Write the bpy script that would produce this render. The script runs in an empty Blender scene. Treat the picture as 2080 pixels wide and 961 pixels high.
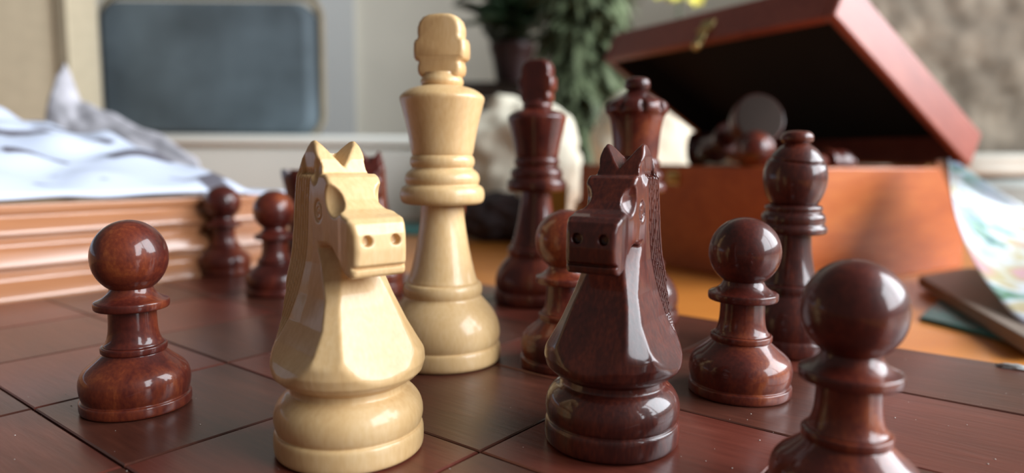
import bpy, bmesh, math, random
import numpy as np
from mathutils import Vector, Matrix, noise as mnoise
random.seed(7)
scn = bpy.context.scene
COL = scn.collection

# ------------------------------------------------------------------ camera
W, H, FPX = 2080, 961, 1407.0
PITCH, ROLL, EYE = math.radians(6.27), math.atan(23/2915), 0.055
cam_d = bpy.data.cameras.new('camera'); cam = bpy.data.objects.new('camera', cam_d); COL.objects.link(cam)
cam_d.sensor_width = 36.0; cam_d.lens = FPX/W*36.0
cam_d.clip_start = 0.005; cam_d.clip_end = 30
cam.matrix_world = (Matrix.Translation((0, 0, EYE)) @ Matrix.Rotation(math.pi/2-PITCH, 4, 'X') @ Matrix.Rotation(ROLL, 4, 'Z'))
cam_d.dof.use_dof = True
cam_d.dof.focus_distance = 0.143
cam_d.dof.aperture_fstop = (cam_d.lens)/2.6
scn.camera = cam

# ------------------------------------------------------------------ world, exposure
scn.view_settings.view_transform = 'Standard'
scn.view_settings.look = 'None'
scn.view_settings.gamma = 1.0
scn.view_settings.exposure = 0.35
scn.view_settings.use_curve_mapping = False
w = bpy.data.worlds.new('room_ambience'); scn.world = w; w.use_nodes = True
w.node_tree.nodes['Background'].inputs[0].default_value = (0.95, 0.93, 0.90, 1)
w.node_tree.nodes['Background'].inputs[1].default_value = 0.10

# window: two panes in the right wall; daylight comes through each
WX = 1.36
WIN = [(-1.20, -0.25), (-0.19, 0.75)]
WZ = (0.28, 1.55)
for k, (ya, yb) in enumerate(WIN):
    ld = bpy.data.lights.new('window_daylight', 'AREA'); ld.shape = 'RECTANGLE'
    ld.size = WZ[1]-WZ[0]; ld.size_y = yb-ya
    ld.energy = 45; ld.color = (0.88, 0.94, 1.0)
    lo = bpy.data.objects.new('window_daylight', ld); COL.objects.link(lo)
    lo.location = (WX+0.05, (ya+yb)/2, (WZ[0]+WZ[1])/2)
    lo.rotation_euler = (0, math.radians(90), 0)

# ------------------------------------------------------------------ helpers
def tag(o, label=None, cat=None, group=None, kind=None):
    if label: o['label'] = label
    if cat: o['category'] = cat
    if group: o['group'] = group
    if kind: o['kind'] = kind
    return o
def empty(name, loc=(0, 0, 0), rz=0.0):
    o = bpy.data.objects.new(name, None); COL.objects.link(o)
    o.location = loc; o.rotation_euler = (0, 0, rz); o.empty_display_size = 0.01
    return o
def link(name, me, mat, parent=None, smooth=True, angle=None):
    o = bpy.data.objects.new(name, me); COL.objects.link(o)
    if mat and not me.materials: me.materials.append(mat)
    if smooth:
        me.polygons.foreach_set('use_smooth', [True]*len(me.polygons))
        if angle: me.set_sharp_from_angle(angle=math.radians(angle))
    if parent: o.parent = parent
    return o
def from_bm(name, bm, mat, parent=None, smooth=True, angle=35):
    bmesh.ops.recalc_face_normals(bm, faces=bm.faces)
    me = bpy.data.meshes.new(name); bm.to_mesh(me); bm.free()
    return link(name, me, mat, parent, smooth, angle)
def bevel(o, wd, seg=2, ang=30):
    m = o.modifiers.new('bevel', 'BEVEL'); m.width = wd; m.segments = seg; m.limit_method = 'ANGLE'; m.angle_limit = math.radians(ang)
    return o
def bm_box(bm, c, s, rot=None):
    M = Matrix.Translation(c) @ (rot or Matrix.Identity(4)) @ Matrix.Diagonal((*s, 1))
    return bmesh.ops.create_cube(bm, size=1.0, matrix=M)
def box(name, c, s, mat, parent=None, rot=None, bv=0.0, seg=2):
    bm = bmesh.new(); bm_box(bm, c, s, rot)
    o = from_bm(name, bm, mat, parent, smooth=bv > 0, angle=35)
    if bv: bevel(o, bv, seg)
    return o
def ray(x, y):
    u = (x-W/2)/FPX; v = -(y-H/2)/FPX
    c, s = math.cos(ROLL), math.sin(ROLL)
    ul = u*c-v*s; vl = u*s+v*c
    return Vector((ul, math.cos(PITCH)+vl*math.sin(PITCH), -math.sin(PITCH)+vl*math.cos(PITCH)))
def at(x, y, Y):                      # world point on the pixel ray at forward distance Y
    d = ray(x, y); return Vector((0, 0, EYE))+d*(Y/d.y)

# ------------------------------------------------------------------ materials
def newmat(name):
    m = bpy.data.materials.new(name); m.use_nodes = True
    nt = m.node_tree; return m, nt, nt.nodes['Principled BSDF']
def ramp(nt, stops):
    r = nt.nodes.new('ShaderNodeValToRGB')
    e = r.color_ramp.elements
    e[0].position, e[0].color = stops[0][0], (*stops[0][1], 1)
    e[1].position, e[1].color = stops[-1][0], (*stops[-1][1], 1)
    for p, c in stops[1:-1]:
        n = e.new(p); n.color = (*c, 1)
    return r
def wood(name, cols, scale, stretch=(1, 1, .12), rough=.4, coat=.5, coat_rough=.12, bump=.15, fine=900, rot=(0, 0, 0), coord='Object', spec=.5, grain=.35):
    m, nt, b = newmat(name); N = nt.nodes; L = nt.links
    tc = N.new('ShaderNodeTexCoord'); mp = N.new('ShaderNodeMapping'); mp.inputs['Scale'].default_value = stretch
    mp.inputs['Rotation'].default_value = rot
    if coord == 'World':
        geo = N.new('ShaderNodeNewGeometry'); L.new(geo.outputs['Position'], mp.inputs[0])
    else: L.new(tc.outputs['Object'], mp.inputs[0])
    n1 = N.new('ShaderNodeTexNoise'); n1.inputs['Scale'].default_value = scale; n1.inputs['Detail'].default_value = 5; n1.inputs['Roughness'].default_value = .6; n1.inputs['Distortion'].default_value = .6
    n2 = N.new('ShaderNodeTexNoise'); n2.inputs['Scale'].default_value = fine; n2.inputs['Detail'].default_value = 3
    L.new(mp.outputs[0], n1.inputs[0]); L.new(mp.outputs[0], n2.inputs[0])
    mx = N.new('ShaderNodeMix'); mx.data_type = 'FLOAT'; mx.inputs[0].default_value = grain
    L.new(n1.outputs[0], mx.inputs[2]); L.new(n2.outputs[0], mx.inputs[3])
    r = ramp(nt, cols); L.new(mx.outputs[0], r.inputs[0]); L.new(r.outputs[0], b.inputs['Base Color'])
    bp = N.new('ShaderNodeBump'); bp.inputs['Strength'].default_value = bump; bp.inputs['Distance'].default_value = .0006
    L.new(mx.outputs[0], bp.inputs['Height']); L.new(bp.outputs[0], b.inputs['Normal'])
    b.inputs['Roughness'].default_value = rough; b.inputs['Specular IOR Level'].default_value = spec
    b.inputs['Coat Weight'].default_value = coat; b.inputs['Coat Roughness'].default_value = coat_rough
    return m
def plain(name, col, rough=.7, metal=0.0, var=.12, scale=40, bump=.0, coat=0.0):
    m, nt, b = newmat(name); N = nt.nodes; L = nt.links
    tc = N.new('ShaderNodeTexCoord'); n1 = N.new('ShaderNodeTexNoise'); n1.inputs['Scale'].default_value = scale; n1.inputs['Detail'].default_value = 4
    L.new(tc.outputs['Object'], n1.inputs[0])
    lo = tuple(max(0, c*(1-var)) for c in col); hi = tuple(min(1, c*(1+var)) for c in col)
    r = ramp(nt, [(.3, lo), (.7, hi)]); L.new(n1.outputs[0], r.inputs[0]); L.new(r.outputs[0], b.inputs['Base Color'])
    b.inputs['Roughness'].default_value = rough; b.inputs['Metallic'].default_value = metal; b.inputs['Coat Weight'].default_value = coat
    if bump:
        bp = N.new('ShaderNodeBump'); bp.inputs['Strength'].default_value = bump; bp.inputs['Distance'].default_value = .002
        L.new(n1.outputs[0], bp.inputs['Height']); L.new(bp.outputs[0], b.inputs['Normal'])
    return m
M_DARK = wood('dark_stained_wood', [(.32, (.026, .004, .003)), (.48, (.080, .012, .007)), (.58, (.15, .027, .010)), (.72, (.30, .075, .020))], 70, (1, 1, .6), rough=.45, coat=.6, coat_rough=.10, bump=.2, spec=.2, fine=1500, coord='World', grain=.2)
M_DARK2 = wood('dark_knight_wood', [(.30, (.020, .005, .004)), (.48, (.055, .010, .007)), (.62, (.11, .020, .010)), (.76, (.19, .040, .018))], 95, (1, 1, .3), rough=.45, coat=.65, coat_rough=.10, bump=.28, spec=.2, fine=1500, coord='World')
M_LIGHT = wood('light_boxwood', [(.25, (.50, .285, .11)), (.5, (.62, .40, .185)), (.7, (.70, .49, .26))], 70, (1, 1, .3), rough=.45, coat=.4, coat_rough=.13, bump=.12, spec=.3, fine=1300, coord='World')
M_SQA = wood('board_square_red', [(.3, (.075, .016, .010)), (.55, (.13, .029, .018)), (.75, (.19, .050, .033))], 60, (.12, 1, 1), rough=.33, coat=.25, coat_rough=.18, bump=.35, fine=700, coord='Object')
M_SQB = wood('board_square_brown', [(.3, (.040, .013, .009)), (.55, (.085, .025, .015)), (.75, (.14, .045, .028))], 60, (.12, 1, 1), rough=.33, coat=.25, coat_rough=.18, bump=.35, fine=700, coord='Object')
M_GROOVE = plain('groove_dark', (.012, .005, .004), .8)
M_TABLE = wood('orange_table_wood', [(.3, (.50, .155, .025)), (.55, (.62, .22, .04)), (.8, (.70, .28, .06))], 9, (.3, 2, 1), rough=.35, coat=.3, coat_rough=.2, bump=.05, fine=90)
M_CASE = wood('orange_moulding_wood', [(.3, (.30, .115, .050)), (.55, (.40, .165, .072)), (.8, (.47, .21, .10))], 20, (.15, 1, 1), rough=.28, coat=.8, coat_rough=.2, bump=.04, fine=200)
M_BOX = wood('box_mahogany', [(.3, (.27, .055, .015)), (.5, (.40, .10, .024)), (.75, (.52, .16, .04))], 22, (.25, 1, 1.6), rough=.45, coat=.3, coat_rough=.25, bump=.06, spec=.3, fine=200)
M_LID = wood('lid_mahogany', [(.3, (.17, .032, .020)), (.5, (.25, .055, .034)), (.75, (.34, .09, .055))], 22, (.25, 1, 1), rough=.45, coat=.5, coat_rough=.42, bump=.06, spec=.3, fine=200)
M_FELT = plain('black_felt_lining', (.006, .004, .004), .95)
M_BRASS = plain('brass', (.62, .47, .2), .3, 1.0)
M_WALL = plain('off_white_wall', (.88, .83, .70), .9, scale=3, var=.06)
M_TRIMP = plain('pale_trim_paint', (.78, .79, .76), .6, scale=3, var=.04)
M_BEIGE = plain('beige_cardboard', (.50, .42, .29), .9, scale=60, var=.06, bump=.1)
M_SLATE = plain('slate_upholstery', (.075, .098, .112), .85, scale=9, var=.4, bump=.4)
M_TAN = plain('tan_piping', (.21, .17, .11), .8)
M_WBOX = plain('white_grey_box', (.70, .71, .65), .5, scale=6, var=.05)
M_CREAM = plain('cream_cloth', (.78, .72, .57), .9, scale=14, var=.12, bump=.3)
M_DARKCL = plain('dark_brown_cloth', (.035, .022, .022), .9, scale=30, var=.5)
M_YEL = plain('mustard_yellow', (.50, .32, .06), .7)
M_TEAL = plain('teal_card', (.012, .13, .125), .4, scale=60, var=.4)
M_TAUPE = plain('taupe_cover', (.20, .15, .115), .5, var=.08)
M_GREYB = plain('grey_blue_panel', (.33, .37, .38), .8, scale=6)
M_LEAF = plain('dark_green_leaf', (.022, .045, .018), .45, scale=30, var=.4)
M_LEAF2 = plain('mottled_green_leaf', (.12, .15, .08), .5, scale=18, var=.7)
M_POT = plain('maroon_pot', (.045, .014, .013), .5)
M_STAND = plain('dark_plant_stand', (.045, .035, .028), .6)
M_PETAL = plain('yellow_petal', (.80, .72, .12), .6)
M_THROW = plain('taupe_shaggy_wool', (.23, .19, .145), 1.0, scale=11, var=.5, bump=.8)
M_FOLD = plain('folded_pale_linen', (.55, .53, .46), .9, scale=10)
M_FOLD2 = plain('folded_grey_linen', (.33, .36, .34), .9, scale=10)
M_FLOOR = plain('floor_brown', (.20, .13, .08), .6, scale=5)
M_GLASS, _nt, _b = newmat('window_glass')
_b.inputs['Transmission Weight'].default_value = 1.0; _b.inputs['Roughness'].default_value = 0.0; _b.inputs['IOR'].default_value = 1.0
_b.inputs['Base Color'].default_value = (.97, .98, 1, 1)
M_DUST = plain('dust', (.45, .38, .33), .9)
M_BASESHADE = plain('brown_base_shade', (.022, .013, .009), 1.0)  # shade under the lid put into the colour, for the lying king's base
M_CHIP = plain('silver_chip', (.55, .56, .55), .35, var=.3, scale=400, metal=.4)

def cloth_mat():
    m, nt, b = newmat('white_cloth_dark_dashes'); N = nt.nodes; L = nt.links
    tc = N.new('ShaderNodeTexCoord')
    br = N.new('ShaderNodeTexBrick'); br.inputs['Scale'].default_value = 1.0
    br.inputs['Brick Width'].default_value = .30; br.inputs['Row Height'].default_value = .030
    br.inputs['Mortar Size'].default_value = .0075; br.inputs['Mortar Smooth'].default_value = .3
    br.inputs['Color1'].default_value = (.55, .60, .72, 1); br.inputs['Color2'].default_value = (.50, .55, .67, 1); br.inputs['Mortar'].default_value = (.11, .10, .12, 1)
    n = N.new('ShaderNodeTexNoise'); n.inputs['Scale'].default_value = 42; n.inputs['Detail'].default_value = 1
    L.new(tc.outputs['Object'], n.inputs[0])
    L.new(tc.outputs['Object'], br.inputs[0])
    r = ramp(nt, [(.50, (0, 0, 0)), (.55, (1, 1, 1))]); L.new(n.outputs[0], r.inputs[0])
    mx = N.new('ShaderNodeMix'); mx.data_type = 'RGBA'; L.new(r.outputs[0], mx.inputs[0])
    mx.inputs[6].default_value = (.55, .60, .72, 1); L.new(br.outputs[0], mx.inputs[7])
    L.new(mx.outputs[2], b.inputs['Base Color']); b.inputs['Roughness'].default_value = .8
    return m
M_CLOTH = cloth_mat()
M_FLAP = plain('lilac_grey_cloth', (.46, .44, .47), .85, scale=40, var=.35)
def paper_mat():
    m, nt, b = newmat('glossy_printed_paper'); N = nt.nodes; L = nt.links
    tc = N.new('ShaderNodeTexCoord')
    n = N.new('ShaderNodeTexNoise'); n.inputs['Scale'].default_value = 28; n.inputs['Detail'].default_value = 3
    n2 = N.new('ShaderNodeTexNoise'); n2.inputs['Scale'].default_value = 14
    L.new(tc.outputs['Object'], n.inputs[0]); L.new(tc.outputs['Object'], n2.inputs[0])
    r1 = ramp(nt, [(.40, (.05, .12, .30)), (.45, (.10, .26, .12)), (.49, (.40, .55, .58)), (.53, (.66, .70, .76)), (.6, (.52, .45, .24)), (.66, (.6, .35, .38))])
    L.new(n.outputs[0], r1.inputs[0])
    mk = ramp(nt, [(.46, (0, 0, 0)), (.56, (1, 1, 1))]); L.new(n2.outputs[0], mk.inputs[0])
    mx = N.new('ShaderNodeMix'); mx.data_type = 'RGBA'; L.new(mk.outputs[0], mx.inputs[0])
    mx.inputs[6].default_value = (.47, .52, .60, 1); L.new(r1.outputs[0], mx.inputs[7])
    L.new(mx.outputs[2], b.inputs['Base Color']); b.inputs['Roughness'].default_value = .25
    b.inputs['Coat Weight'].default_value = .3; b.inputs['Coat Roughness'].default_value = .15
    return m
M_PAPER = paper_mat()

# ------------------------------------------------------------------ the room
def struct(o): o['kind'] = 'structure'; return o
struct(box('floor', (0, .5, -.80), (5.2, 5.4, .06), M_FLOOR))
struct(box('wall_back', (0, 2.65, .55), (5.2, .08, 2.7), M_WALL))
bm = bmesh.new()                                   # right wall with the window opening
ya, yb = WIN[0][0]-.05, WIN[1][1]+.05; za, zb = WZ[0]-.05, WZ[1]+.05
for y0, y1, z0, z1 in [(-1.9, ya, -.77, 1.9), (yb, 2.61, -.77, 1.9), (ya, yb, -.77, za), (ya, yb, zb, 1.9)]:
    bm_box(bm, (WX+.10, (y0+y1)/2, (z0+z1)/2), (.08, y1-y0, z1-z0))
struct(from_bm('wall_right', bm, M_WALL, smooth=False))
wn = struct(empty('window_1', (WX+.10, (ya+yb)/2, za)))
def wpart(name, c, s, mat):
    return box(name, Vector(c)-wn.location, s, mat, wn)
wpart('window_frame', (WX+.08, (ya+yb)/2, za+.02), (.06, yb-ya, .04), M_TRIMP)
wpart('window_frame', (WX+.08, (ya+yb)/2, zb-.02), (.06, yb-ya, .04), M_TRIMP)
for yy in (ya+.02, yb-.02, (WIN[0][1]+WIN[1][0])/2):
    wpart('window_frame', (WX+.08, yy, (za+zb)/2), (.06, .045, zb-za-.08), M_TRIMP)
for y0, y1 in WIN:
    wpart('window_pane', (WX+.10, (y0+y1)/2, (za+zb)/2), (.004, y1-y0, zb-za-.08), M_GLASS)
struct(box('trim_1', (at(683, 100, 2.58).x, 2.595, .56), (.13, .03, 2.65), M_TRIMP))

# ------------------------------------------------------------------ table
tb = tag(empty('table', (.0, .55, -.77)), 'orange-brown wooden table under the board, box and papers', 'table')
TZ = -.0182
def tpart(n, c, s, bv=.003): return box(n, Vector(c)-tb.location, s, M_TABLE, tb, bv=bv)
tpart('tabletop', (.05, .62, TZ-.014), (2.3, 1.84, .028))
for sx in (-1.02, 1.12):
    for sy in (-.2, 1.44): tpart('leg', (sx, sy, -.401), (.06, .06, .738))
for sy in (-.2, 1.44): tpart('apron', (.05, sy, -.082), (2.08, .025, .1))

# ------------------------------------------------------------------ chessboard
R51 = math.radians(51.7)
PT = .0453
bd = tag(empty('chessboard', (0, 0, 0), math.radians(51.7)), 'dark mahogany chequered chessboard carrying all the standing chess pieces', 'chessboard')
U0, V0 = .2316-8*PT, .3095-8*PT
bd.location = Matrix.Rotation(math.radians(51.7), 3, 'Z') @ Vector((U0+4*PT, V0+4*PT, TZ))
box('board_base', (0, 0, .0085), (8*PT-.0008, 8*PT-.0008, .017), M_GROOVE, bd)
def sq_mesh(mat):
    bm = bmesh.new(); s = PT/2-.00024; c = .00032; z0, z1 = -.0014, 0
    rings = [[(-s, -s, z0), (s, -s, z0), (s, s, z0), (-s, s, z0)], [(-s, -s, z1-c*.7), (s, -s, z1-c*.7), (s, s, z1-c*.7), (-s, s, z1-c*.7)],
             [(-s+c, -s+c, z1), (s-c, -s+c, z1), (s-c, s-c, z1), (-s+c, s-c, z1)]]
    vs = [[bm.verts.new(p) for p in r] for r in rings]
    for a, b in zip(vs, vs[1:]):
        for k in range(4): bm.faces.new((a[k], a[(k+1) % 4], b[(k+1) % 4], b[k]))
    bm.faces.new(vs[-1]); bm.faces.new(vs[0][::-1])
    me = bpy.data.meshes.new('square'); bm.to_mesh(me); bm.free(); me.materials.append(mat); return me
sqm = [sq_mesh(M_SQA), sq_mesh(M_SQB)]
for i in range(8):
    for j in range(8):
        o = bpy.data.objects.new('square', sqm[(i+j+1) % 2]); COL.objects.link(o); o.parent = bd
        o.location = ((i-3.5)*PT, (j-3.5)*PT, .0182+random.uniform(-.00012, .0))
        o.rotation_euler = (random.uniform(-.0008, .0008), random.uniform(-.0008, .0008), math.pi/2*0+math.pi/2*1)
rn = random.Random(21); bm = bmesh.new(); RT = Matrix.Rotation(R51, 3, 'Z').inverted()
for k in range(230):
    gx, gy = (rn.gauss(.085, .03), rn.gauss(.115, .03)) if k < 110 else (rn.uniform(-.12, .12), rn.uniform(.09, .22))
    p = RT @ (Vector((gx, gy, 0))-Vector((bd.location.x, bd.location.y, 0)))
    if abs(p.x) > .18 or abs(p.y) > .18: continue
    r = rn.uniform(.00006, .00022)
    bmesh.ops.create_cone(bm, cap_ends=True, segments=5, radius1=r, radius2=r*.4, depth=r*.6, matrix=Matrix.Translation((p.x, p.y, .0182+r*.2)))
o = from_bm('dust', bm, M_DUST, bd, smooth=False); o['kind'] = 'stuff'; o['label'] = 'tiny pale dust specks'
# ------------------------------------------------------------------ turned pieces
def chaikin(p, n=2):
    for _ in range(n):
        q = [p[0]]
        for a, b in zip(p, p[1:]):
            q.append((a[0]*.75+b[0]*.25, a[1]*.75+b[1]*.25)); q.append((a[0]*.25+b[0]*.75, a[1]*.25+b[1]*.75))
        q.append(p[-1]); p = q
    return p
def lathe(name, prof, seg=72, n=2, mod=None):
    """closed body of revolution, profile (radius mm, height mm) from bottom to top"""
    p = chaikin(prof, n); verts = []; faces = []
    for r, z in p:
        for k in range(seg):
            a = 2*math.pi*k/seg; rr, zz = (r, z) if mod is None else mod(r, z, a)
            verts.append((rr*math.cos(a)/1000, rr*math.sin(a)/1000, zz/1000))
    for i in range(len(p)-1):
        for k in range(seg):
            k2 = (k+1) % seg
            faces.append((i*seg+k, i*seg+k2, (i+1)*seg+k2, (i+1)*seg+k))
    c0 = len(verts); verts.append((0, 0, p[0][1]/1000)); verts.append((0, 0, p[-1][1]/1000))
    t = (len(p)-1)*seg
    for k in range(seg):
        k2 = (k+1) % seg
        faces.append((k2, k, c0)); faces.append((t+k, t+k2, c0+1))
    me = bpy.data.meshes.new(name); me.from_pydata(verts, [], faces); me.update()
    return me
def ball(cz, r, z0, n=26):
    out = []
    a0 = math.asin(max(-1, (z0-cz)/r))
    for k in range(n+1):
        a = a0+(math.pi/2-a0)*k/n; out.append((max(.02, r*math.cos(a)), cz+r*math.sin(a)))
    return out
def base_prof(R, h, bz, ringr, ringz):
    """plinth, groove, bulge, cove and the bead at ringz"""
    return [(R*.93, 0), (R*.97, .15), (R, .7), (R*1.005, h*.55), (R, h-.5), (R*.985, h-.1), (R*.955, h+.15), (R*.95, h+.3), (R*.955, h+.5),
            (R*.985, h+1.3), (R*.998, bz), (R*.985, bz+1.6), (R*.93, bz+3.4), (R*.83, bz+5.0), (ringr+1.0, ringz-2.2), (ringr+.1, ringz-1.6),
            (ringr-.25, ringz-1.35), (ringr-.05, ringz-1.0), (ringr, ringz-.3), (ringr, ringz+.5), (ringr-.2, ringz+1.0), (ringr-.7, ringz+1.2), (ringr-1.6, ringz+1.35)]
PAWN = {
 'base': [(11.2, 0), (11.7, .1), (11.95, .5), (12.0, 1.4), (11.95, 2.15), (11.85, 2.4), (11.5, 2.5), (11.35, 2.55), (11.3, 2.75), (11.55, 3.3), (11.85, 4.6), (11.95, 6.0), (11.75, 7.4), (11.2, 8.6), (10.2, 9.6), (8.9, 10.6), (7.7, 11.6), (6.95, 12.3), (6.75, 12.5), (6.7, 12.65),
          (6.9, 12.75), (7.05, 12.9), (7.1, 13.3), (7.1, 13.9), (7.0, 14.15), (6.7, 14.25), (6.3, 14.3), (6.0, 14.3)],
 'stem': [(6.0, 14.1), (6.45, 14.3), (6.4, 14.5), (6.0, 14.9), (5.6, 15.8), (5.3, 17.2), (5.15, 19), (5.1, 22.4)],
 'collar': [(5.0, 22.3), (7.2, 22.35), (7.75, 22.45), (7.95, 22.65), (8.05, 23.1), (8.05, 23.9), (7.95, 24.2), (7.7, 24.35), (6.6, 24.75), (5.5, 25.5), (4.8, 26.4), (4.5, 27.4)],
 'head': [(4.4, 26.6)]+ball(33.9, 8.25, 26.95)}
KING = {
 'base': [(14.9, 0), (15.5, .15), (16.0, .8), (16.1, 2.5), (15.9, 4.2), (15.6, 4.8), (15.3, 4.9), (15.3, 5.1), (15.6, 5.8), (15.85, 7.5), (15.6, 9.8), (14.9, 12), (13.6, 14.2), (12.1, 16.0), (11.2, 17.0),
          (10.7, 17.6), (10.5, 18.1), (10.75, 18.6), (10.95, 19.6), (10.8, 20.8), (10.4, 21.5), (9.9, 21.75), (9.2, 21.8)],
 'stem': [(9.2, 21.6), (9.7, 21.9), (9.2, 22.9), (8.6, 25), (7.9, 28), (7.2, 31.3), (6.5, 35.5), (6.0, 39), (5.75, 43.2)],
 'collar': [(5.4, 43.0), (9.6, 43.05), (10.9, 43.5), (11.4, 44.6), (11.45, 46), (11.2, 47.2), (10.5, 48.0), (9.8, 48.3), (9.75, 48.6), (10.05, 49.2), (10.15, 50.2), (9.8, 51.3), (9.0, 52.1), (8.3, 52.6),
            (8.15, 52.9), (8.5, 53.4), (8.75, 54.2), (8.7, 55.2), (8.4, 55.8), (8.1, 56.2)],
 'crown': [(7.9, 55.9), (8.3, 56.8), (8.6, 58.5), (9.2, 62), (10.1, 66), (11.0, 69.6), (11.35, 70.9), (11.3, 71.6), (10.9, 72.2), (9.8, 73.1), (8.2, 73.9), (6.3, 74.4), (5.2, 74.6)],
 'finial_neck': [(5.0, 74.2), (5.4, 74.6), (5.75, 75.3), (5.7, 76.1), (5.3, 76.8), (4.9, 77.4), (4.8, 78.0)]}
QUEEN = {
 'base': KING['base'], 'stem': [(9.2, 21.6), (9.7, 21.9), (9.1, 22.9), (8.3, 25), (7.5, 28), (6.8, 31.3), (6.2, 35.5), (5.8, 39), (5.6, 44.2)],
 'collar': [(5.2, 44.0), (9.2, 44.05), (10.3, 44.5), (10.75, 45.6), (10.7, 46.9), (10.2, 47.9), (9.2, 48.5), (9.1, 48.8), (9.5, 49.4), (9.6, 50.4), (9.2, 51.4), (8.3, 52.2), (7.8, 52.7), (8.1, 53.2), (8.4, 54.1), (8.2, 55.1), (7.8, 55.7)],
 'crown': [(7.4, 55.4), (7.6, 57), (7.8, 60), (8.1, 64), (8.7, 68), (9.4, 70.4), (10.2, 71.0), (10.6, 71.8), (10.6, 73.2), (10.2, 74.4), (9.2, 75.2), (7.6, 76.0), (5.2, 77.3), (3.6, 78.3), (3.1, 78.8)],
 'finial': [(2.9, 78.4), (3.2, 78.9), (4.1, 79.3), (4.3, 80.4), (4.2, 81.6), (3.7, 82.5), (2.4, 83.0), (.02, 83.2)]}
BISHOP = {
 'base': [(r*.85, z) for r, z in KING['base'][:-8]]+[(9.0, 16.6), (8.7, 17.0), (8.6, 17.6), (8.75, 18.4), (8.6, 19.4), (8.1, 19.9), (7.4, 20.1)],
 'stem': [(7.4, 19.9), (7.7, 20.2), (7.2, 21.4), (6.6, 23.6), (6.0, 26.5), (5.5, 30), (5.2, 34.6)],
 'collar': [(5.0, 34.4), (8.0, 34.45), (9.1, 34.8), (9.4, 35.6), (9.3, 36.6), (8.7, 37.2), (8.5, 37.5), (8.7, 38.0), (8.8, 39.0), (8.6, 40.0), (8.0, 40.6), (7.6, 40.9), (7.8, 41.3), (7.95, 42.0), (7.7, 42.6), (7.0, 42.9), (6.2, 43.0)],
 'head': [(6.0, 42.7), (6.5, 43.2), (7.3, 44.6), (8.2, 46.8), (8.75, 49.4), (8.8, 51.6), (8.4, 53.9), (7.5, 56.1), (6.2, 58.1), (4.8, 59.4), (3.6, 60.1), (3.3, 60.5)],
 'finial': [(3.2, 60.2), (3.5, 60.6), (4.3, 61.0), (4.55, 62.0), (4.3, 63.0), (3.4, 63.8), (1.8, 64.1), (.02, 64.2)]}
ROOK = {
 'base': base_prof(13.6, 3.4, 7.6, 9.0, 16.0),
 'stem': [(7.6, 17.0), (8.2, 17.4), (7.6, 18.6), (7.0, 22), (6.7, 27), (6.7, 33.2)],
 'collar': [(6.5, 33), (8.6, 33.1), (9.3, 33.8), (9.3, 34.8), (8.6, 35.6), (7.8, 36.0), (7.6, 36.4)],
 'turret': [(7.4, 36), (7.6, 37.5), (8.1, 41), (8.9, 44.6), (9.5, 47.2), (9.6, 49.9), (9.5, 50.2), (7.2, 50.2), (7.0, 50.0), (7.0, 45.8), (.02, 45.8)]}
def queen_mod(r, z, a):
    if 70.8 < z < 76.5 and r > 7.0:
        s = abs(math.cos(4.5*a)); k = 1-min(1, abs(z-73.2)/3.0)
        r -= 1.5*k*(1-min(1, s*2.2)**2)
    return r, z
def bishop_mod(r, z, a):          # slanting mitre cut
    if z > 50:
        zc = 56.0+.16*r*math.sin(a+.3)*1.0
        r -= .55*math.exp(-((z-zc)/.32)**2)
    return r, z
def rook_mod(r, z, a):
    if z > 49 and r > 6.9 and abs(math.sin(3*a)) < .32: z -= 2.6
    return r, z
def dense(p, z0, z1, step):
    out = [p[0]]
    for a, b in zip(p, p[1:]):
        L = math.hypot(b[0]-a[0], b[1]-a[1])
        if max(a[1], b[1]) > z0 and min(a[1], b[1]) < z1:
            m = max(1, int(L/step))
            for k in range(1, m): out.append((a[0]+(b[0]-a[0])*k/m, a[1]+(b[1]-a[1])*k/m))
        out.append(b)
    return out
BISHOP['head'] = dense(chaikin(BISHOP['head'], 2), 52, 60, .18)
def cross_mesh():
    R = []                                        # half outline, x>=0, bottom to top (mm)
    R += [(4.4, 76.4), (5.2, 76.9), (5.9, 77.6), (6.15, 78.6), (6.1, 79.8), (5.8, 80.5), (5.9, 80.9), (6.7, 81.2), (7.15, 81.9), (7.25, 83.6), (7.15, 85.6), (6.8, 86.5), (6.1, 86.9), (5.95, 87.3), (6.1, 88.2), (6.05, 89.6), (5.5, 91.2), (4.4, 92.4), (2.8, 93.0), (1.0, 93.15)]
    out = R+[(-x, z) for x, z in reversed(R)]
    bm = bmesh.new(); n = len(out); c = np.array(out); ctr = np.array([0, 84.5])
    def ring(y, ins):
        vs = []
        for k in range(n):
            t = c[(k+1) % n]-c[k-1]; t = t/np.linalg.norm(t); nn = np.array([t[1], -t[0]]); p = c[k]-nn*ins
            vs.append(bm.verts.new((p[0]/1000, y/1000, p[1]/1000)))
        return vs
    lay = [ring(-3.3, 1.3), ring(-3.15, .7), ring(-2.6, .2), ring(-1.8, 0), ring(1.8, 0), ring(2.6, .2), ring(3.15, .7), ring(3.3, 1.3)]
    for a, b in zip(lay, lay[1:]):
        for k in range(n): bm.faces.new((a[k], a[(k+1) % n], b[(k+1) % n], b[k]))
    bm.faces.new(lay[0][::-1]); bm.faces.new(lay[-1])
    bmesh.ops.recalc_face_normals(bm, faces=bm.faces)
    me = bpy.data.meshes.new('cross'); bm.to_mesh(me); bm.free(); return me

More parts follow.
